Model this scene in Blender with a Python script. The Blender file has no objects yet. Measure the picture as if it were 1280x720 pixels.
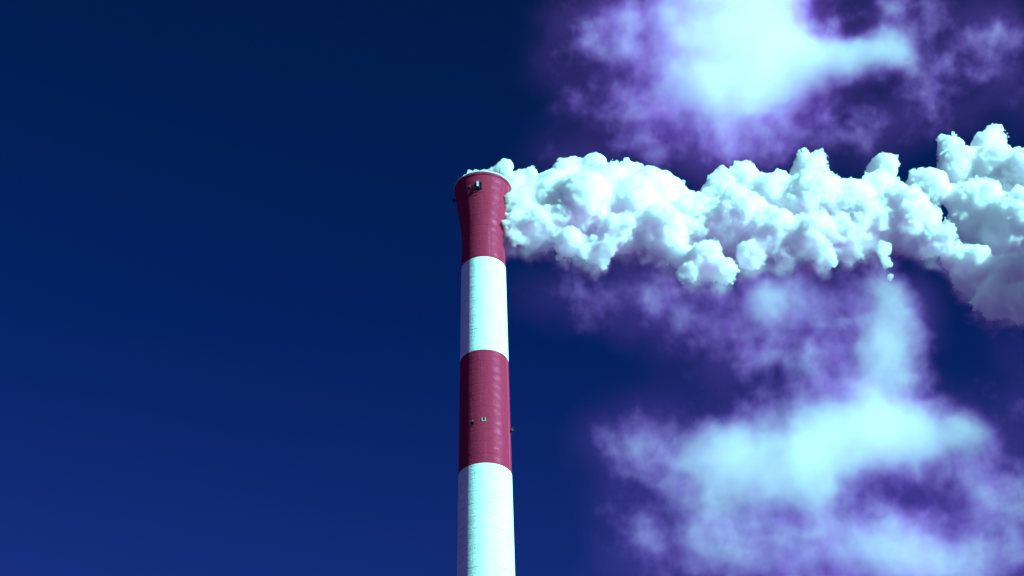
import bpy, bmesh, math, random
from mathutils import Vector, Matrix, noise as mnoise

S = bpy.context.scene
COL = S.collection
R = math.radians

# ------------------------------------------------------------------ camera
PITCH, ROLL, FPX = R(37.0), R(1.15), 2200.0          # focal length for a 1280 px wide frame
cam_d = bpy.data.cameras.new('camera')
cam = bpy.data.objects.new('camera', cam_d)
COL.objects.link(cam)
cam_d.sensor_width = 36.0
cam_d.lens = 36.0 * FPX / 1280.0
cam_d.clip_start, cam_d.clip_end = 0.5, 40000.0
EYE = Vector((0.0, 0.0, 1.7))
CROT = Matrix.Rotation(R(90) + PITCH, 3, 'X') @ Matrix.Rotation(-ROLL, 3, 'Z')
cam.matrix_world = Matrix.Translation(EYE) @ CROT.to_4x4()
S.camera = cam

# ------------------------------------------------------------------ sky, sun, exposure
SUN_EL, SUN_AZ = R(17.0), R(52.0)     # azimuth measured from straight behind the camera towards its right
sdir = Vector((math.cos(SUN_EL) * math.sin(SUN_AZ), -math.cos(SUN_EL) * math.cos(SUN_AZ), math.sin(SUN_EL)))
w = bpy.data.worlds.new('World')
S.world = w
w.use_nodes = True
nt = w.node_tree
nt.nodes.clear()
sky = nt.nodes.new('ShaderNodeTexSky')
sky.sky_type = 'NISHITA'
sky.sun_disc = False
sky.sun_elevation = SUN_EL
sky.sun_rotation = math.atan2(sdir.x, sdir.y)
tint = nt.nodes.new('ShaderNodeValToRGB')             # deep navy overhead, violet glow low on the horizon
geo = nt.nodes.new('ShaderNodeTexCoord')
sep = nt.nodes.new('ShaderNodeSeparateXYZ')
nt.links.new(geo.outputs['Generated'], sep.inputs[0])
nt.links.new(sep.outputs['Z'], tint.inputs[0])
SKY_TINT = [(0.00, (0.22, 0.036, 0.34)), (0.30, (0.11, 0.028, 0.27)), (0.46, (0.030, 0.070, 0.33)), (0.58, (0.006, 0.054, 0.255)), (0.74, (0.002, 0.052, 0.185)), (1.0, (0.002, 0.05, 0.18))]
while len(tint.color_ramp.elements) < len(SKY_TINT):
    tint.color_ramp.elements.new(0.5)
for e, (p, c) in zip(tint.color_ramp.elements, SKY_TINT):
    e.position = p
    e.color = (*c, 1)
mul = nt.nodes.new('ShaderNodeMix')
mul.data_type, mul.blend_type = 'RGBA', 'MULTIPLY'
mul.inputs[0].default_value = 1.0
nt.links.new(sky.outputs[0], mul.inputs[6])
nt.links.new(tint.outputs[0], mul.inputs[7])
bg = nt.nodes.new('ShaderNodeBackground')
bg.inputs['Strength'].default_value = 0.075
nt.links.new(mul.outputs[2], bg.inputs['Color'])
out = nt.nodes.new('ShaderNodeOutputWorld')
nt.links.new(bg.outputs[0], out.inputs['Surface'])

sl = bpy.data.lights.new('sun', 'SUN')
sl.energy = 5.0
sl.angle = R(0.5)
sl.color = (0.32, 1.0, 0.81)
sun = bpy.data.objects.new('sun', sl)
COL.objects.link(sun)
sun.rotation_euler = sdir.to_track_quat('Z', 'Y').to_euler()

S.view_settings.view_transform = 'Standard'
S.view_settings.look = 'None'
S.view_settings.exposure = 1.35
S.view_settings.gamma = 1.0
S.render.engine = 'CYCLES'
S.cycles.use_denoising = True
S.cycles.max_bounces = 40
S.cycles.diffuse_bounces = 3
S.cycles.volume_bounces = 40
S.cycles.transparent_max_bounces = 48
S.cycles.volume_step_rate = 2.0
S.cycles.volume_max_steps = 512


# ------------------------------------------------------------------ helpers
def at(px, py, y):
    """the point of the vertical plane at distance y that stands in direction (px, py) of the 1280x720 frame"""
    d = CROT @ Vector(((px - 640.0) / FPX, (360.0 - py) / FPX, -1.0))
    return EYE + d * ((y - EYE.y) / d.y)


def tag(o, label=None, cat=None, kind=None, group=None):
    for k, v in (('label', label), ('category', cat), ('kind', kind), ('group', group)):
        if v:
            o[k] = v
    return o


def obj(name, bm, mat, parent=None, smooth=True):
    me = bpy.data.meshes.new(name)
    bmesh.ops.recalc_face_normals(bm, faces=bm.faces)
    bm.to_mesh(me)
    bm.free()
    if mat:
        me.materials.append(mat)
    for p in me.polygons:
        p.use_smooth = smooth
    o = bpy.data.objects.new(name, me)
    COL.objects.link(o)
    if parent:
        o.parent = parent
    return o


def box(bm, c, s, rot=None, bevel=0.0):
    r = bmesh.ops.create_cube(bm, size=1.0)
    m = Matrix.Translation(c) @ (rot.to_4x4() if rot else Matrix.Identity(4)) @ Matrix.Diagonal((*s, 1))
    bmesh.ops.transform(bm, matrix=m, verts=r['verts'])


def tube(bm, a, b, r0, r1=None, n=10):
    a, b = Vector(a), Vector(b)
    d = b - a
    r = bmesh.ops.create_cone(bm, cap_ends=True, segments=n, radius1=r0, radius2=r0 if r1 is None else r1, depth=d.length)
    m = Matrix.Translation((a + b) / 2) @ d.to_track_quat('Z', 'Y').to_matrix().to_4x4()
    bmesh.ops.transform(bm, matrix=m, verts=r['verts'])


def lathe(bm, prof, n=128, close=False):
    rings = [[bm.verts.new((r * math.cos(2 * math.pi * k / n), r * math.sin(2 * math.pi * k / n), z)) for k in range(n)] for r, z in prof]
    pairs = list(zip(rings, rings[1:])) + ([(rings[-1], rings[0])] if close else [])
    for a, b in pairs:
        for k in range(n):
            bm.faces.new((a[k], a[(k + 1) % n], b[(k + 1) % n], b[k]))


class NB:
    """small node builder"""
    def __init__(self, tree):
        self.t = tree

    def n(self, typ, **kw):
        x = self.t.nodes.new(typ)
        for k, v in kw.items():
            setattr(x, k, v)
        return x

    def put(self, sock, v):
        if isinstance(v, bpy.types.NodeSocket):
            self.t.links.new(v, sock)
        elif v is not None:
            sock.default_value = v

    def m(self, op, a, b=None, c=None, clamp=False):
        x = self.n('ShaderNodeMath', operation=op, use_clamp=clamp)
        for s, v in zip(x.inputs, (a, b, c)):
            self.put(s, v)
        return x.outputs[0]

    def v(self, op, a, b=None, scale=None):
        x = self.n('ShaderNodeVectorMath', operation=op)
        self.put(x.inputs[0], a)
        if b is not None:
            self.put(x.inputs[1], b)
        if scale is not None:
            self.put(x.inputs['Scale'], scale)
        return x.outputs['Value'] if op in ('LENGTH', 'DOT_PRODUCT', 'DISTANCE') else x.outputs['Vector']

    def noise(self, vec, scale, detail=4.0, rough=0.5, color=False, lac=2.0):
        x = self.n('ShaderNodeTexNoise')
        self.put(x.inputs['Vector'], vec)
        x.inputs['Scale'].default_value = scale
        x.inputs['Detail'].default_value = detail
        x.inputs['Roughness'].default_value = rough
        x.inputs['Lacunarity'].default_value = lac
        return x.outputs['Color' if color else 0]

    def voro(self, vec, scale, smooth=0.0):
        x = self.n('ShaderNodeTexVoronoi', feature='SMOOTH_F1' if smooth else 'F1')
        self.put(x.inputs['Vector'], vec)
        x.inputs['Scale'].default_value = scale
        if smooth:
            x.inputs['Smoothness'].default_value = smooth
        return x.outputs['Distance']

    def ramp(self, fac, stops):
        x = self.n('ShaderNodeValToRGB')
        while len(x.color_ramp.elements) < len(stops):
            x.color_ramp.elements.new(0.5)
        for e, (p, c) in zip(x.color_ramp.elements, stops):
            e.position = p
            e.color = (*c, 1) if len(c) == 3 else c
        self.put(x.inputs[0], fac)
        return x.outputs[0]

    def mix(self, fac, a, b):
        x = self.n('ShaderNodeMix', data_type='RGBA')
        self.put(x.inputs[0], fac)
        self.put(x.inputs[6], a if isinstance(a, bpy.types.NodeSocket) else (*a, 1))
        self.put(x.inputs[7], b if isinstance(b, bpy.types.NodeSocket) else (*b, 1))
        return x.outputs[2]

    def remap(self, v, a, b, c=0.0, d=1.0):
        x = self.n('ShaderNodeMapRange', clamp=True)
        for s, q in zip(x.inputs[:5], (v, a, b, c, d)):
            self.put(s, q)
        return x.outputs[0]


def material(name):
    m = bpy.data.materials.new(name)
    m.use_nodes = True
    m.node_tree.nodes.clear()
    b = NB(m.node_tree)
    o = b.n('ShaderNodeOutputMaterial')
    return m, b, o


def plain(name, col, rough=0.6, metal=0.0, var=0.25):
    m, b, o = material(name)
    p = b.n('ShaderNodeBsdfPrincipled')
    tc = b.n('ShaderNodeTexCoord').outputs['Object']
    f = b.noise(tc, 1.3, 5)
    c = b.mix(f, tuple(x * (1 - var) for x in col), tuple(min(1, x * (1 + var)) for x in col))
    b.put(p.inputs['Base Color'], c)
    p.inputs['Roughness'].default_value = rough
    p.inputs['Metallic'].default_value = metal
    b.put(o.inputs['Surface'], p.outputs[0])
    return m


# ------------------------------------------------------------------ ground
m, b, o = material('ground_gravel')
p = b.n('ShaderNodeBsdfPrincipled')
tc = b.n('ShaderNodeTexCoord').outputs['Object']
b.put(p.inputs['Base Color'], b.mix(b.noise(tc, 0.02, 8, 0.65), (0.07, 0.022, 0.12), (0.14, 0.045, 0.21)))
p.inputs['Roughness'].default_value = 0.95
b.put(o.inputs['Surface'], p.outputs[0])
bm = bmesh.new()
bmesh.ops.create_grid(bm, x_segments=40, y_segments=40, size=12000)
tag(obj('ground', bm, m), 'flat violet gravel ground around the chimney', 'ground', 'structure')

# ------------------------------------------------------------------ chimney
DIST = 244.0
base = at(607.3, 700, DIST)
CX = base.x
chim = bpy.data.objects.new('chimney', None)
COL.objects.link(chim)
chim.location = (CX, DIST, 0)
tag(chim, 'tall red and white banded concrete chimney with a flared smoking top', 'chimney')


def zpix(py):
    return at(606, py, DIST).z


Z_RIM = zpix(238)
Z1, Z2, Z3 = zpix(337.5), zpix(454), zpix(596)
RIM_R = 5.05


def shaft_r(z):
    """radius of the tapering shaft, with the trumpet flare of the top"""
    r = 3.88 + (Z1 - z) * 0.0104
    if z < 110:
        r += ((110 - z) / 110) ** 2 * 1.6
    zf = zpix(300)
    if z > zf:
        t = (z - zf) / (Z_RIM - zf)
        t = min(t, 1.0)
        r += (RIM_R - (3.88 + (Z1 - Z_RIM) * 0.0104)) * (t * t * (3 - 2 * t) * 0.55 + t * 0.45)
    return r


def paint(name, col, dirt, dirt_amt, streak=None):
    m, b, o = material(name)
    p = b.n('ShaderNodeBsdfPrincipled')
    tc = b.n('ShaderNodeTexCoord').outputs['Object']
    sp = b.n('ShaderNodeSeparateXYZ')
    b.put(sp.inputs[0], tc)
    x, y, z = sp.outputs
    ang = b.m('ARCTAN2', x, b.m('MULTIPLY', y, -1.0))            # 0 faces the camera, grows towards the right
    cyl = b.n('ShaderNodeCombineXYZ')
    b.put(cyl.inputs[0], b.m('MULTIPLY', ang, 4.6))
    b.put(cyl.inputs[2], z)
    uv = cyl.outputs[0]
    # lift rings of the slipform and the boards of each lift
    lift = b.m('FRACT', b.m('DIVIDE', b.m('ADD', z, b.m('MULTIPLY', b.noise(uv, 0.35, 2), 0.30)), 2.25))
    ring = b.m('SUBTRACT', 1.0, b.remap(b.m('ABSOLUTE', b.m('SUBTRACT', lift, 0.5)), 0.0, 0.075))
    cell = b.m('FLOOR', b.m('DIVIDE', z, 2.25))
    bx = b.m('FRACT', b.m('ADD', b.m('MULTIPLY', ang, 3.9), b.m('MULTIPLY', b.m('SINE', b.m('MULTIPLY', cell, 12.98)), 7.3)))
    seam = b.m('SUBTRACT', 1.0, b.remap(b.m('ABSOLUTE', b.m('SUBTRACT', bx, 0.5)), 0.0, 0.05))
    stretch = b.v('MULTIPLY', uv, (0.55, 1.0, 4.2))
    blotch = b.noise(stretch, 0.55, 6, 0.62)
    fine = b.noise(stretch, 2.6, 6, 0.65)
    runs = b.noise(b.v('MULTIPLY', uv, (1.0, 1.0, 0.05)), 1.6, 5, 0.6)
    joint = b.m('MULTIPLY', b.m('MAXIMUM', ring, b.m('MULTIPLY', seam, 0.06)), b.remap(blotch, 0.42, 0.68))
    worn = b.m('ADD', b.m('MULTIPLY', b.remap(blotch, 0.50, 0.78), 0.55), b.m('MULTIPLY', joint, 0.26))
    worn = b.m('ADD', worn, b.m('MULTIPLY', b.remap(runs, 0.56, 0.74), 0.35), clamp=True)
    c = b.mix(b.m('MULTIPLY', worn, dirt_amt), col, dirt)
    c = b.mix(b.m('MULTIPLY', b.remap(fine, 0.3, 0.75), 0.30 if streak else 0.13), c, tuple(q * 0.6 for q in col))
    if streak:
        # long pale run of washed-out paint, in short stacked scallops one lift apart
        dx = b.m('ABSOLUTE', b.m('SUBTRACT', b.m('ADD', ang, b.m('MULTIPLY', b.noise(uv, 0.5, 3), 0.16)), 0.62))
        st = b.m('SUBTRACT', 1.0, b.remap(dx, 0.03, 0.24))
        sc = b.remap(b.noise(b.v('MULTIPLY', uv, (0.8, 1, 1.9)), 0.7, 4, 0.6), 0.40, 0.66)
        rung = b.m('ABSOLUTE', b.m('SUBTRACT', b.m('FRACT', b.m('DIVIDE', b.m('ADD', z, b.m('ADD', b.m('MULTIPLY', ang, 0.9), b.m('MULTIPLY', b.noise(uv, 0.8, 3), 0.9))), 1.75)), 0.5))
        rung = b.m('SUBTRACT', 1.0, b.remap(rung, 0.06, 0.36))
        st = b.m('MULTIPLY', st, b.m('ADD', b.m('MULTIPLY', b.m('MULTIPLY', sc, rung), 1.0), 0.22))
        edge = b.m('SUBTRACT', 1.0, b.remap(b.m('ABSOLUTE', b.m('SUBTRACT', ang, 1.22)), 0.02, 0.08))
        st = b.m('MAXIMUM', st, b.m('MULTIPLY', edge, b.remap(runs, 0.4, 0.6)))
        st = b.m('MAXIMUM', st, b.m('MULTIPLY', b.remap(b.noise(b.v('MULTIPLY', uv, (1.0, 1.0, 0.06)), 1.1, 4, 0.6), 0.55, 0.70), b.remap(blotch, 0.4, 0.65, 0.1, 0.6)))
        c = b.mix(b.m('MULTIPLY', st, 0.8), c, streak)
    b.put(p.inputs['Base Color'], c)
    p.inputs['Roughness'].default_value = 0.82
    p.inputs['Specular IOR Level'].default_value = 0.25
    h = b.m('ADD', b.m('MULTIPLY', b.m('MULTIPLY', ring, b.remap(blotch, 0.35, 0.6)), -0.45), b.m('ADD', b.m('MULTIPLY', seam, -0.06), b.m('ADD', b.m('MULTIPLY', fine, 0.55), b.m('MULTIPLY', blotch, 1.0))))
    bp = b.n('ShaderNodeBump')
    bp.inputs['Strength'].default_value = 0.75
    bp.inputs['Distance'].default_value = 0.20
    b.put(bp.inputs['Height'], h)
    b.put(p.inputs['Normal'], bp.outputs[0])
    b.put(o.inputs['Surface'], p.outputs[0])
    return m


RED = paint('red_paint', (0.32, 0.008, 0.052), (0.17, 0.006, 0.04), 0.8, (0.50, 0.065, 0.18))
WHITE = paint('white_paint', (0.74, 0.85, 0.86), (0.36, 0.24, 0.42), 0.85)
CONC = plain('bare_concrete', (0.58, 0.56, 0.62), 0.85)
SOOT = plain('sooty_lining', (0.035, 0.03, 0.045), 0.95)
STEEL = plain('dark_steel', (0.03, 0.03, 0.045), 0.55, 0.6)
PALE = plain('pale_sheet_metal', (0.78, 0.76, 0.80), 0.5)
LENS = plain('red_lamp_glass', (0.32, 0.02, 0.03), 0.25)


def band(name, z0, z1, mat):
    bm = bmesh.new()
    n = max(2, int((z1 - z0) / 1.2))
    lathe(bm, [(shaft_r(z0 + (z1 - z0) * k / n), z0 + (z1 - z0) * k / n) for k in range(n + 1)])
    return obj(name, bm, mat, chim)


H = Z2 - Z3
crown = band('red_band', Z1, Z_RIM - 0.55, RED)
crown['label'] = 'flared red top band'
band('white_band', Z2, Z1, WHITE)
band('red_band', Z3, Z2, RED)
zt, red = Z3, False
while zt > 0.5:
    zb = max(0.0, zt - H * (1.0 if red else 1.12))
    if zb < 8:
        zb = 0.0
    band('red_band' if red else 'white_band', zb, zt, RED if red else WHITE)
    zt, red = zb, not red

# coping ring, with a rough broken edge, and the sooty inside
bm = bmesh.new()
ro = RIM_R
lathe(bm, [(ro - 0.02, Z_RIM - 0.55), (ro + 0.13, Z_RIM - 0.47), (ro + 0.15, Z_RIM - 0.05), (ro + 0.05, Z_RIM + 0.03), (ro - 0.62, Z_RIM + 0.03), (ro - 0.66, Z_RIM - 0.1), (ro - 0.66, Z_RIM - 0.55)], n=160, close=True)
for v in bm.verts:
    v.co.z += 0.05 * mnoise.noise(v.co * 0.9)
obj('rim', bm, RED, chim)
bm = bmesh.new()
lathe(bm, [(ro - 0.67, Z_RIM - 0.12), (ro - 0.9, Z_RIM - 6), (3.4, Z_RIM - 16), (3.2, Z_RIM - 40)], n=96)
obj('flue_lining', bm, SOOT, chim)
bm = bmesh.new()
lathe(bm, [(ro - 0.75, Z_RIM + 0.035), (ro + 0.10, Z_RIM + 0.035), (ro + 0.16, Z_RIM + 0.14), (ro + 0.10, Z_RIM + 0.32), (ro - 0.72, Z_RIM + 0.32)], n=160, close=True)
for v in bm.verts:
    v.co.z += 0.12 * mnoise.noise(v.co * 1.1) + 0.06 * mnoise.noise(v.co * 3.7)
obj('coping', bm, CONC, chim)


def onwall(ang, z, off=0.0):
    """a point on the shaft: ang 0 faces the camera, positive to the right"""
    r = shaft_r(z) + off
    return Vector((r * math.sin(ang), -r * math.cos(ang), z)), Matrix.Rotation(ang, 3, 'Z')


def zang(px, py, r):
    """height and angle of the wall point seen in direction (px, py)"""
    best = None
    for k in range(-85, 86):
        a = R(k)
        z0, z1 = Z3 - 20, Z_RIM + 3
        for _ in range(40):
            zm = (z0 + z1) / 2
            q = CROT.inverted() @ (Vector((CX + shaft_r(zm) * math.sin(a), DIST - shaft_r(zm) * math.cos(a), zm)) - EYE)
            yy = 360 - FPX * q.y / -q.z
            if yy > py:
                z0 = zm
            else:
                z1 = zm
        xx = 640 + FPX * q.x / -q.z
        e = abs(xx - px)
        if best is None or e < best[0]:
            best = (e, zm, a)
    return best[1], best[2]


# the service hatch under the rim: dark recess, pale hood, bracket below
z, a = zang(597.5, 232, 4.8)
c, rt = onwall(a, z)
bm = bmesh.new()
box(bm, c + rt @ Vector((0.15, 0.0, -0.1)), (0.95, 0.30, 1.4), rt)
for sx in (-1, 1):
    box(bm, c + rt @ Vector((0.15 + sx * 0.50, -0.10, -0.1)), (0.07, 0.36, 1.62), rt)
hatch = obj('hatch', bm, STEEL, chim, False)
bm = bmesh.new()
box(bm, c + rt @ Vector((-0.04, -0.30, 0.12)), (0.24, 0.22, 0.98), rt)
box(bm, c + rt @ Vector((-0.04, -0.36, 0.62)), (0.42, 0.34, 0.05), rt)
obj('hood', bm, PALE, hatch, False)
bm = bmesh.new()
box(bm, c + rt @ Vector((-0.15, -0.45, -1.02)), (1.2, 0.75, 0.10), rt)
for sx in (-0.68, 0.38):
    tube(bm, c + rt @ Vector((sx, -0.05, -1.75)), c + rt @ Vector((sx, -0.8, -1.05)), 0.05)
    tube(bm, c + rt @ Vector((sx, -0.84, -1.0)), c + rt @ Vector((sx, -0.84, -0.25)), 0.03)
tube(bm, c + rt @ Vector((-0.68, -0.84, -0.25)), c + rt @ Vector((0.38, -0.84, -0.25)), 0.03)
obj('bracket', bm, STEEL, hatch, False)


def warning_light(px, py, pale=False):
    z, a = zang(px, py, 4.5)
    c, rt = onwall(a, z)
    bm = bmesh.new()
    box(bm, c + rt @ Vector((0, -0.32, -0.34)), (0.62, 0.64, 0.07), rt)
    for sx in (-0.26, 0.26):
        tube(bm, c + rt @ Vector((sx, -0.02, -0.85)), c + rt @ Vector((sx, -0.56, -0.38)), 0.035)
        tube(bm, c + rt @ Vector((sx, -0.6, -0.3)), c + rt @ Vector((sx, -0.6, 0.25)), 0.025)
    tube(bm, c + rt @ Vector((-0.26, -0.6, 0.25)), c + rt @ Vector((0.26, -0.6, 0.25)), 0.025)
    w_ = obj('warning_light', bm, STEEL, chim, False)
    bm = bmesh.new()
    tube(bm, c + rt @ Vector((0, -0.32, -0.3)), c + rt @ Vector((0, -0.32, 0.0)), 0.15, 0.17, 16)
    tube(bm, c + rt @ Vector((0, -0.32, 0.0)), c + rt @ Vector((0, -0.32, 0.26)), 0.15, 0.07, 16)
    obj('lamp', bm, LENS, w_)
    return w_


warning_light(591.5, 527.5)
warning_light(637.6, 537.5)
warning_light(587.5, 234.5)
warning_light(566.3, 249.5)

# pale framed port beside the left lamp
z, a = zang(604.5, 524.5, 4.5)
c, rt = onwall(a, z)
bm = bmesh.new()
for sx in (-1, 1):
    box(bm, c + rt @ Vector((sx * 0.25, -0.06, 0.0)), (0.07, 0.14, 0.64), rt)
box(bm, c + rt @ Vector((0, -0.06, -0.29)), (0.43, 0.14, 0.06), rt)
port = obj('port', bm, CONC, chim, False)
bm = bmesh.new()
box(bm, c + rt @ Vector((0, -0.02, 0.04)), (0.43, 0.10, 0.58), rt)
obj('shutter', bm, STEEL, port, False)

# lightning rods on the rim
for deg, hh in ((38, 1.9), (-62, 1.2), (118, 1.5), (-140, 1.5), (172, 1.5)):
    an = R(deg)
    q = Vector(((RIM_R - 0.1) * math.sin(an), -(RIM_R - 0.1) * math.cos(an), Z_RIM + 0.1))
    bm = bmesh.new()
    tube(bm, q, q + Vector((0.05, 0, hh)), 0.06, 0.02, 8)
    tube(bm, q - Vector((0, 0, 0.0)), q + Vector((0.0, 0, 0.35)), 0.12, 0.1, 8)
    obj('lightning_rod', bm, STEEL, chim)


# ------------------------------------------------------------------ smoke plume
def gn_tree(name):
    g = bpy.data.node_groups.new(name, 'GeometryNodeTree')
    g.interface.new_socket('Geometry', in_out='INPUT', socket_type='NodeSocketGeometry')
    g.interface.new_socket('Geometry', in_out='OUTPUT', socket_type='NodeSocketGeometry')
    b = NB(g)
    return g, b, b.n('NodeGroupInput'), b.n('NodeGroupOutput')


def billow(name, cells, amp, warp=0.35, fine=0.0, seed=0.0, where=None):
    """pushes the surface out into rounded cauliflower heads about CELLS metres across"""
    g, b, gi, go = gn_tree(name)
    pos = b.n('GeometryNodeInputPosition').outputs[0]
    nor = b.n('GeometryNodeInputNormal').outputs[0]
    q = b.v('ADD', pos, (seed, seed * 0.7, -seed))
    off = b.v('SUBTRACT', b.noise(q, 0.9 / cells, 3, 0.55, True), (0.5, 0.5, 0.5))
    q = b.v('ADD', q, b.v('SCALE', off, scale=cells * warp * 2.0))
    d = b.voro(q, 1.0 / cells, 0.12)
    h = b.m('SUBTRACT', 0.42, d)
    mask = b.remap(b.noise(b.v('ADD', pos, (31 + seed, 7, 3)), 0.35 / cells, 2), 0.38, 0.62, 0.35, 1.0)
    h = b.m('MULTIPLY', b.m('MULTIPLY', h, mask), amp)
    if fine:
        h = b.m('ADD', h, b.m('MULTIPLY', b.m('SUBTRACT', b.noise(q, 2.2 / cells, 4, 0.6), 0.5), fine))
    sp = b.n('GeometryNodeSetPosition')
    b.put(sp.inputs['Geometry'], gi.outputs[0])
    b.put(sp.inputs['Offset'], b.v('SCALE', nor, scale=h))
    b.put(go.inputs[0], sp.outputs[0])
    return g


PUFFS = [  # (px, py, radius px, metres further away)
    (584, 226, 7, -2), (592, 220, 8, -2), (601, 216, 9, -2), (611, 214, 10, -2), (621, 212, 11, -2), (632, 210, 13, -2), (704, 272, 24, -1), (772, 286, 26, -3), (930, 266, 26, -2), (1060, 284, 26, -3), (638, 227, 14, -3.5), (641, 250, 16, -3), (643, 275, 14, -1), (644, 296, 12, 0), (634, 221, 13, 0), (645, 238, 20, 0), (652, 260, 26, 0), (664, 228, 20, -1), (676, 284, 30, 1), (690, 248, 38, 0),
    (714, 224, 28, 2), (735, 262, 48, 0), (742, 216, 22, 1), (712, 302, 24, -1), (760, 240, 36, -1), (786, 220, 24, 2), (790, 262, 46, 1),
    (752, 312, 22, 0), (815, 248, 38, 0), (842, 252, 30, 2), (832, 288, 36, -1), (862, 282, 36, 1), (872, 262, 22, 0), (905, 246, 30, 1),
    (936, 230, 27, -1), (925, 278, 44, 0), (882, 324, 28, -2), (862, 340, 16, -2), (905, 336, 20, -1), (966, 250, 34, 1), (970, 292, 36, -1),
    (1014, 214, 27, 1), (1016, 255, 42, 0), (1020, 298, 36, -2), (1032, 322, 20, -3), (1066, 258, 36, 0), (1106, 212, 20, 1), (1100, 240, 28, 0),
    (1090, 282, 38, -3), (1116, 346, 9, -5), (1110, 330, 12, -5), (1104, 312, 16, -5), (1140, 280, 38, -4), (1172, 298, 26, -6), (1128, 268, 36, -3),
    (1160, 235, 28, 9), (1186, 182, 17, 10), (1200, 212, 32, 11), (1236, 186, 24, 10), (1244, 168, 15, 10), (1250, 222, 42, 12), (1285, 235, 48, 12),
    (1225, 265, 42, 14), (1275, 290, 52, 14), (1216, 338, 30, 17), (1242, 372, 28, 17), (1276, 376, 28, 16), (1196, 322, 24, 16),
    (1258, 346, 30, 15), (642, 282, 18, 0), (650, 300, 12, 1), (730, 318, 16, 0), (790, 290, 30, 1), (850, 318, 20, 0), (940, 320, 22, 0), (985, 320, 18, 0), (1060, 305, 26, -1),
    (1318, 235, 50, 14), (1374, 280, 46, 0), (1425, 272, 60, -6), (1490, 268, 66, -8), (1560, 262, 74, -8), (1380, 240, 50, 6)]
rng = random.Random(4)
bm = bmesh.new()
for px, py, r, dy in PUFFS:
    c = at(px, py, DIST + dy + (272 - py) * 0.075)      # the plume rolls away from the camera at its top
    rr = r * (c - EYE).length / FPX
    bmesh.ops.create_icosphere(bm, subdivisions=3, radius=rr, matrix=Matrix.Translation(c) @ Matrix.Diagonal((1, rng.uniform(0.95, 1.25), 1, 1)))
core = obj('smoke_plume', bm, None)


def remesh(o, v):
    x = o.modifiers.new('r', 'REMESH')
    x.mode, x.voxel_size = 'VOXEL', v


def nodes(o, g):
    x = o.modifiers.new('n', 'NODES')
    x.node_group = g


def bake(o):
    dg = bpy.context.evaluated_depsgraph_get()
    return bpy.data.meshes.new_from_object(o.evaluated_get(dg))


remesh(core, 0.55)
nodes(core, billow('heads_large', 4.6, 2.8, 0.35, 0.6))
remesh(core, 0.40)
form = bake(core)
core.modifiers.clear()
old = core.data
core.data = form
lo = Vector([min(v.co[i] for v in form.vertices) for i in range(3)]) - Vector((2, 2, 4))
hi = Vector([max(v.co[i] for v in form.vertices) for i in range(3)]) + Vector((1, 2, 2))
ZAX = at(800, 275, DIST).z


def plume_field(b, geometry, drop=0.0):
    """signed distance into the smoke, roughened into cauliflower heads at four sizes; frays on the underside"""
    sd = b.n('GeometryNodeMeshToSDFGrid')
    b.put(sd.inputs['Mesh'], geometry)
    sd.inputs['Voxel Size'].default_value = 0.40
    sd.inputs['Band Width'].default_value = 10
    pos = b.n('GeometryNodeInputPosition').outputs[0]
    sg = b.n('GeometryNodeSampleGrid')
    b.put(sg.inputs['Grid'], sd.outputs[0])
    b.put(sg.inputs['Position'], b.v('ADD', pos, (drop * 0.4, 0, drop)))
    return pos, sg.outputs[0]


def cells(b, pos, size, warp, seed):
    q = b.v('ADD', pos, (seed, -seed, seed * 0.6))
    off = b.v('SUBTRACT', b.noise(q, 0.8 / size, 2, 0.5, True), (0.5, 0.5, 0.5))
    return b.m('SUBTRACT', 0.45, b.voro(b.v('ADD', q, b.v('SCALE', off, scale=size * warp)), 1.0 / size))


def volume_cube(b, den, res):
    vc = b.n('GeometryNodeVolumeCube')
    b.put(vc.inputs['Density'], den)
    vc.inputs['Min'].default_value = tuple(lo)
    vc.inputs['Max'].default_value = tuple(hi)
    for ax, i in (('X', 0), ('Y', 1), ('Z', 2)):
        vc.inputs['Resolution ' + ax].default_value = int((hi - lo)[i] / res)
    return vc.outputs[0]


g, b, gi, go = gn_tree('plume_surface')
pos, dist = plume_field(b, gi.outputs[0])
zz = b.n('ShaderNodeSeparateXYZ')
b.put(zz.inputs[0], pos)
under = b.remap(b.m('SUBTRACT', ZAX, zz.outputs[2]), -2.0, 7.0)
f = b.m('MULTIPLY', dist, -1.0)
patch = b.remap(b.noise(pos, 0.16, 2), 0.35, 0.65, 0.35, 1.15)
f = b.m('ADD', f, b.m('MULTIPLY', b.m('MULTIPLY', cells(b, pos, 2.1, 0.9, 3.0), 1.6), patch))
f = b.m('ADD', f, b.m('MULTIPLY', b.m('MULTIPLY', cells(b, pos, 0.85, 0.9, 8.0), 1.15), patch))
fb = b.m('SUBTRACT', b.noise(pos, 0.60, 7, 0.70), 0.5)
f = b.m('ADD', f, b.m('MULTIPLY', fb, b.m('ADD', 1.7, b.m('MULTIPLY', under, 2.2))))
f = b.m('SUBTRACT', f, b.m('MULTIPLY', under, 0.35))
vm = b.n('GeometryNodeVolumeToMesh')
vm.resolution_mode = 'GRID'
b.put(vm.inputs['Volume'], volume_cube(b, b.m('MINIMUM', b.m('MAXIMUM', b.m('ADD', f, 1.0), 0.0), 2.0), 0.20))
vm.inputs['Threshold'].default_value = 1.0
b.put(go.inputs[0], vm.outputs[0])
nodes(core, g)
pm = bake(core)
core.modifiers.clear()
core.data = pm
pm.name = 'smoke_plume'
for p_ in pm.polygons:
    p_.use_smooth = True

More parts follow.
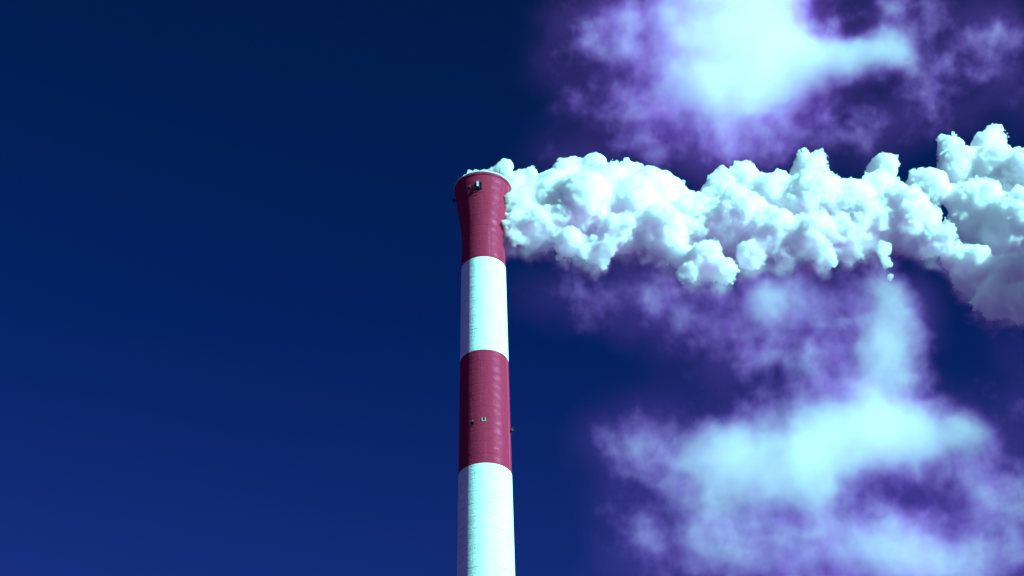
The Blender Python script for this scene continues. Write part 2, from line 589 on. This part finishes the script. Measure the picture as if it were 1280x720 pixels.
m, b, o = material('white_steam')
p = b.n('ShaderNodeVolumePrincipled')
p.inputs['Color'].default_value = (0.996, 0.975, 0.997, 1)
p.inputs['Density'].default_value = 1.9
p.inputs['Anisotropy'].default_value = 0.0
tr = b.n('ShaderNodeBsdfTransparent')
df = b.n('ShaderNodeBsdfTranslucent')
df.inputs['Color'].default_value = (0.9, 0.9, 0.9, 1)
mx = b.n('ShaderNodeMixShader')
mx.inputs[0].default_value = 0.02
b.put(mx.inputs[1], tr.outputs[0])
b.put(mx.inputs[2], df.outputs[0])
b.put(o.inputs['Surface'], mx.outputs[0])
b.put(o.inputs['Volume'], p.outputs[0])
pm.materials.clear()
pm.materials.append(m)
plume = core
tag(plume, 'thick white billowing smoke plume blown sideways from the chimney top', 'smoke')

# torn translucent shreds that hang from the plume's underside
m, b, o = material('thin_steam')
p = b.n('ShaderNodeVolumePrincipled')
den = b.n('ShaderNodeAttribute', attribute_name='density').outputs['Fac']
p.inputs['Density Attribute'].default_value = ''
b.put(p.inputs['Density'], b.m('MULTIPLY', den, 0.26))
b.put(p.inputs['Color'], b.ramp(den, [(0.05, (0.94, 0.16, 0.74)), (0.7, (0.97, 0.85, 0.97))]))
b.put(o.inputs['Volume'], p.outputs[0])
g, gb, gi, go = gn_tree('plume_shreds')
pos, dist = plume_field(gb, gi.outputs[0], 3.0)
zz = gb.n('ShaderNodeSeparateXYZ')
gb.put(zz.inputs[0], pos)
under = gb.remap(gb.m('SUBTRACT', ZAX, zz.outputs[2]), -1.0, 5.0)
wv = gb.v('SUBTRACT', gb.noise(pos, 0.16, 3, 0.5, True), (0.5, 0.5, 0.5))
q = gb.v('ADD', pos, gb.v('SCALE', wv, scale=4.0))
f = gb.m('ADD', gb.m('MULTIPLY', dist, -0.45), gb.m('MULTIPLY', gb.m('SUBTRACT', gb.noise(q, 0.30, 8, 0.62), 0.5), 4.2))
f = gb.m('MULTIPLY', gb.m('MINIMUM', gb.m('MAXIMUM', gb.m('SUBTRACT', f, 0.15), 0.0), 1.2), under)
sm = gb.n('GeometryNodeSetMaterial')
sm.inputs['Material'].default_value = m
gb.put(sm.inputs['Geometry'], volume_cube(gb, f, 0.36))
gb.put(go.inputs[0], sm.outputs[0])
form.name = 'wisps'
form.materials.clear()
form.materials.append(m)
wisps = bpy.data.objects.new('wisps', form)
COL.objects.link(wisps)
wisps.parent = plume
wisps['kind'] = 'stuff'
nodes(wisps, g)


# ------------------------------------------------------------------ soft clouds
def cloud(name, label, Y, blobs, pad, res_m, gain, nscale, seed, thr, lo, hi):
    """blobs: (px, py, rx px, ry px, strength, depth factor); a voxel cloud that stands Y metres away"""
    k = (at(1000, 360, Y) - EYE).length / FPX
    cs = []
    for px, py, rx, ry, s in blobs:
        c = at(px, py, Y + rng.uniform(-8, 8))
        cs.append((c, rx * k, ry * k * 1.12, s))
    ext = lambda i, rx, rz: pad * (rx, 0.18 * (rx + rz), rz)[i]
    mn = Vector([min(c[i] - ext(i, r, q) for c, r, q, s in cs) for i in range(3)])
    mx_ = Vector([max(c[i] + ext(i, r, q) for c, r, q, s in cs) for i in range(3)])
    ctr = (mn + mx_) / 2
    g, b, gi, go = gn_tree(name)
    pos = b.n('GeometryNodeInputPosition').outputs[0]
    w1 = b.v('SUBTRACT', b.noise(b.v('ADD', pos, (seed, 0, 0)), nscale * 0.45, 3, 0.5, True), (0.5, 0.5, 0.5))
    q = b.v('ADD', pos, b.v('SCALE', w1, scale=0.55 / nscale))
    q2 = b.v('ADD', pos, b.v('SCALE', w1, scale=0.35 / nscale))
    tot = None
    for c, rx, rz, s in cs:
        c = c - ctr
        d = b.v('MULTIPLY', b.v('SUBTRACT', q2, tuple(c)), (1 / rx, 1 / (0.36 * (rx + rz) / 2), 1 / rz))
        gsn = b.m('MULTIPLY', b.m('EXPONENT', b.m('MULTIPLY', b.v('DOT_PRODUCT', d, d), -1.0)), s)
        tot = gsn if tot is None else b.m('ADD', tot, gsn)
    nz = b.noise(b.v('ADD', q, (seed * 3, 9, 0)), nscale, 10, 0.71)
    env = b.m('MINIMUM', tot, 1.6)
    e = b.m('SUBTRACT', b.m('ADD', env, b.m('MULTIPLY', b.m('SUBTRACT', nz, 0.5), b.remap(tot, 0.3, 1.3, 2.1, 0.8))), thr)
    e = b.m('MULTIPLY', b.m('POWER', b.m('MAXIMUM', e, 0.0), 1.3), b.remap(tot, 0.03, 0.25))
    veil = b.m('MULTIPLY', b.m('MINIMUM', tot, 0.6), b.remap(b.noise(q2, nscale * 0.6, 4, 0.55), 0.35, 0.65, 0.25, 1.1))
    e = b.m('ADD', e, b.m('MULTIPLY', b.m('MAXIMUM', b.m('SUBTRACT', veil, 0.03), 0.0), 0.11))
    vc = b.n('GeometryNodeVolumeCube')
    b.put(vc.inputs['Density'], e)
    half = (mx_ - mn) / 2
    vc.inputs['Min'].default_value = tuple(-half)
    vc.inputs['Max'].default_value = tuple(half)
    for ax, i in (('X', 0), ('Y', 1), ('Z', 2)):
        vc.inputs['Resolution ' + ax].default_value = max(8, int((mx_ - mn)[i] / (res_m * (1.6 if i == 1 else 1.0))))
    m, mb, mo = material(name + '_vapour')
    pv = mb.n('ShaderNodeVolumePrincipled')
    den = mb.n('ShaderNodeAttribute', attribute_name='density').outputs['Fac']
    mb.put(pv.inputs['Density'], mb.m('MULTIPLY', den, gain))
    pv.inputs['Density Attribute'].default_value = ''
    mb.put(pv.inputs['Color'], mb.ramp(den, [(lo, (0.80, 0.15, 0.98)), (lo + (hi - lo) * 0.3, (0.88, 0.36, 0.97)), (hi, (0.99, 0.955, 0.992))]))
    pv.inputs['Anisotropy'].default_value = 0.0
    mb.put(mo.inputs['Volume'], pv.outputs[0])
    sm = b.n('GeometryNodeSetMaterial')
    sm.inputs['Material'].default_value = m
    b.put(sm.inputs['Geometry'], vc.outputs[0])
    b.put(go.inputs[0], sm.outputs[0])
    me = bpy.data.meshes.new(name)
    me.materials.append(m)
    o = bpy.data.objects.new(name, me)
    o.location = ctr
    COL.objects.link(o)
    nodes(o, g)
    tag(o, label, 'cloud', 'stuff')
    print(name, 'size', [round(x) for x in (mx_ - mn)], [vc.inputs['Resolution ' + ax].default_value for ax in 'XYZ'])
    return o


UP = [(830, 100, 150, 110, 0.13), (1080, 150, 130, 60, 0.11), (918, 50, 90, 100, 1.6), (900, 110, 60, 45, 1.0), (985, 80, 70, 50, 1.05), (1055, 72, 60, 30, 0.95), (1115, 58, 42, 36, 0.85), (930, -40, 110, 80, 1.1),
      (1110, 0, 40, 40, 0.45), (1165, 20, 40, 50, 0.40), (1090, -70, 120, 60, 0.7),
      (800, 130, 110, 75, 0.37), (860, 190, 110, 45, 0.40), (740, 40, 80, 60, 0.29), (790, 20, 70, 80, 0.35), (960, 175, 90, 45, 0.44),
      (1200, 110, 100, 70, 0.36), (1250, 40, 80, 70, 0.34), (1060, 165, 70, 50, 0.32), (700, 195, 60, 25, 0.26)]
cloud('cloud', 'soft lit cloud high above the smoke plume with a bright round core', 700, UP, 1.6, 1.05, 0.165, 0.046, 3.0, 0.31, 0.01, 0.54)
LOW = [(860, 380, 190, 60, 0.11), (1000, 440, 130, 80, 0.11), (1130, 650, 170, 90, 0.13), (830, 600, 90, 110, 0.11), (930, 580, 52, 42, 1.1), (895, 565, 40, 36, 0.7), (1050, 548, 58, 44, 1.1), (1010, 590, 45, 40, 0.9), (1100, 535, 62, 42, 0.95), (1155, 550, 52, 38, 0.8), (985, 560, 50, 40, 0.25),
       (1215, 538, 28, 32, 0.75), (1115, 380, 42, 55, 0.85), (1105, 450, 46, 52, 0.85), (970, 525, 50, 35, 0.50), (1080, 500, 60, 35, 0.52),
       (830, 555, 80, 45, 0.38), (795, 545, 45, 35, 0.32), (850, 640, 70, 60, 0.34), (990, 665, 100, 50, 0.38), (1085, 690, 80, 45, 0.54), (920, 700, 60, 45, 0.36),
       (1190, 705, 95, 42, 0.7), (1270, 640, 50, 55, 0.40), (1060, 810, 240, 65, 0.5), (785, 690, 40, 60, 0.30),
       (960, 375, 45, 45, 0.46), (940, 445, 80, 50, 0.34), (1030, 455, 50, 60, 0.34), (760, 360, 90, 40, 0.33), (850, 385, 100, 50, 0.36),
       (1010, 365, 80, 40, 0.42), (1270, 480, 50, 60, 0.28), (1200, 625, 70, 45, 0.36), (1250, 560, 40, 50, 0.3)]
cloud('cloud', 'ragged lit cloud drifting low below the smoke plume, right of the lower chimney bands', 700, LOW, 1.5, 1.05, 0.145, 0.046, 11.0, 0.31, 0.01, 0.54)
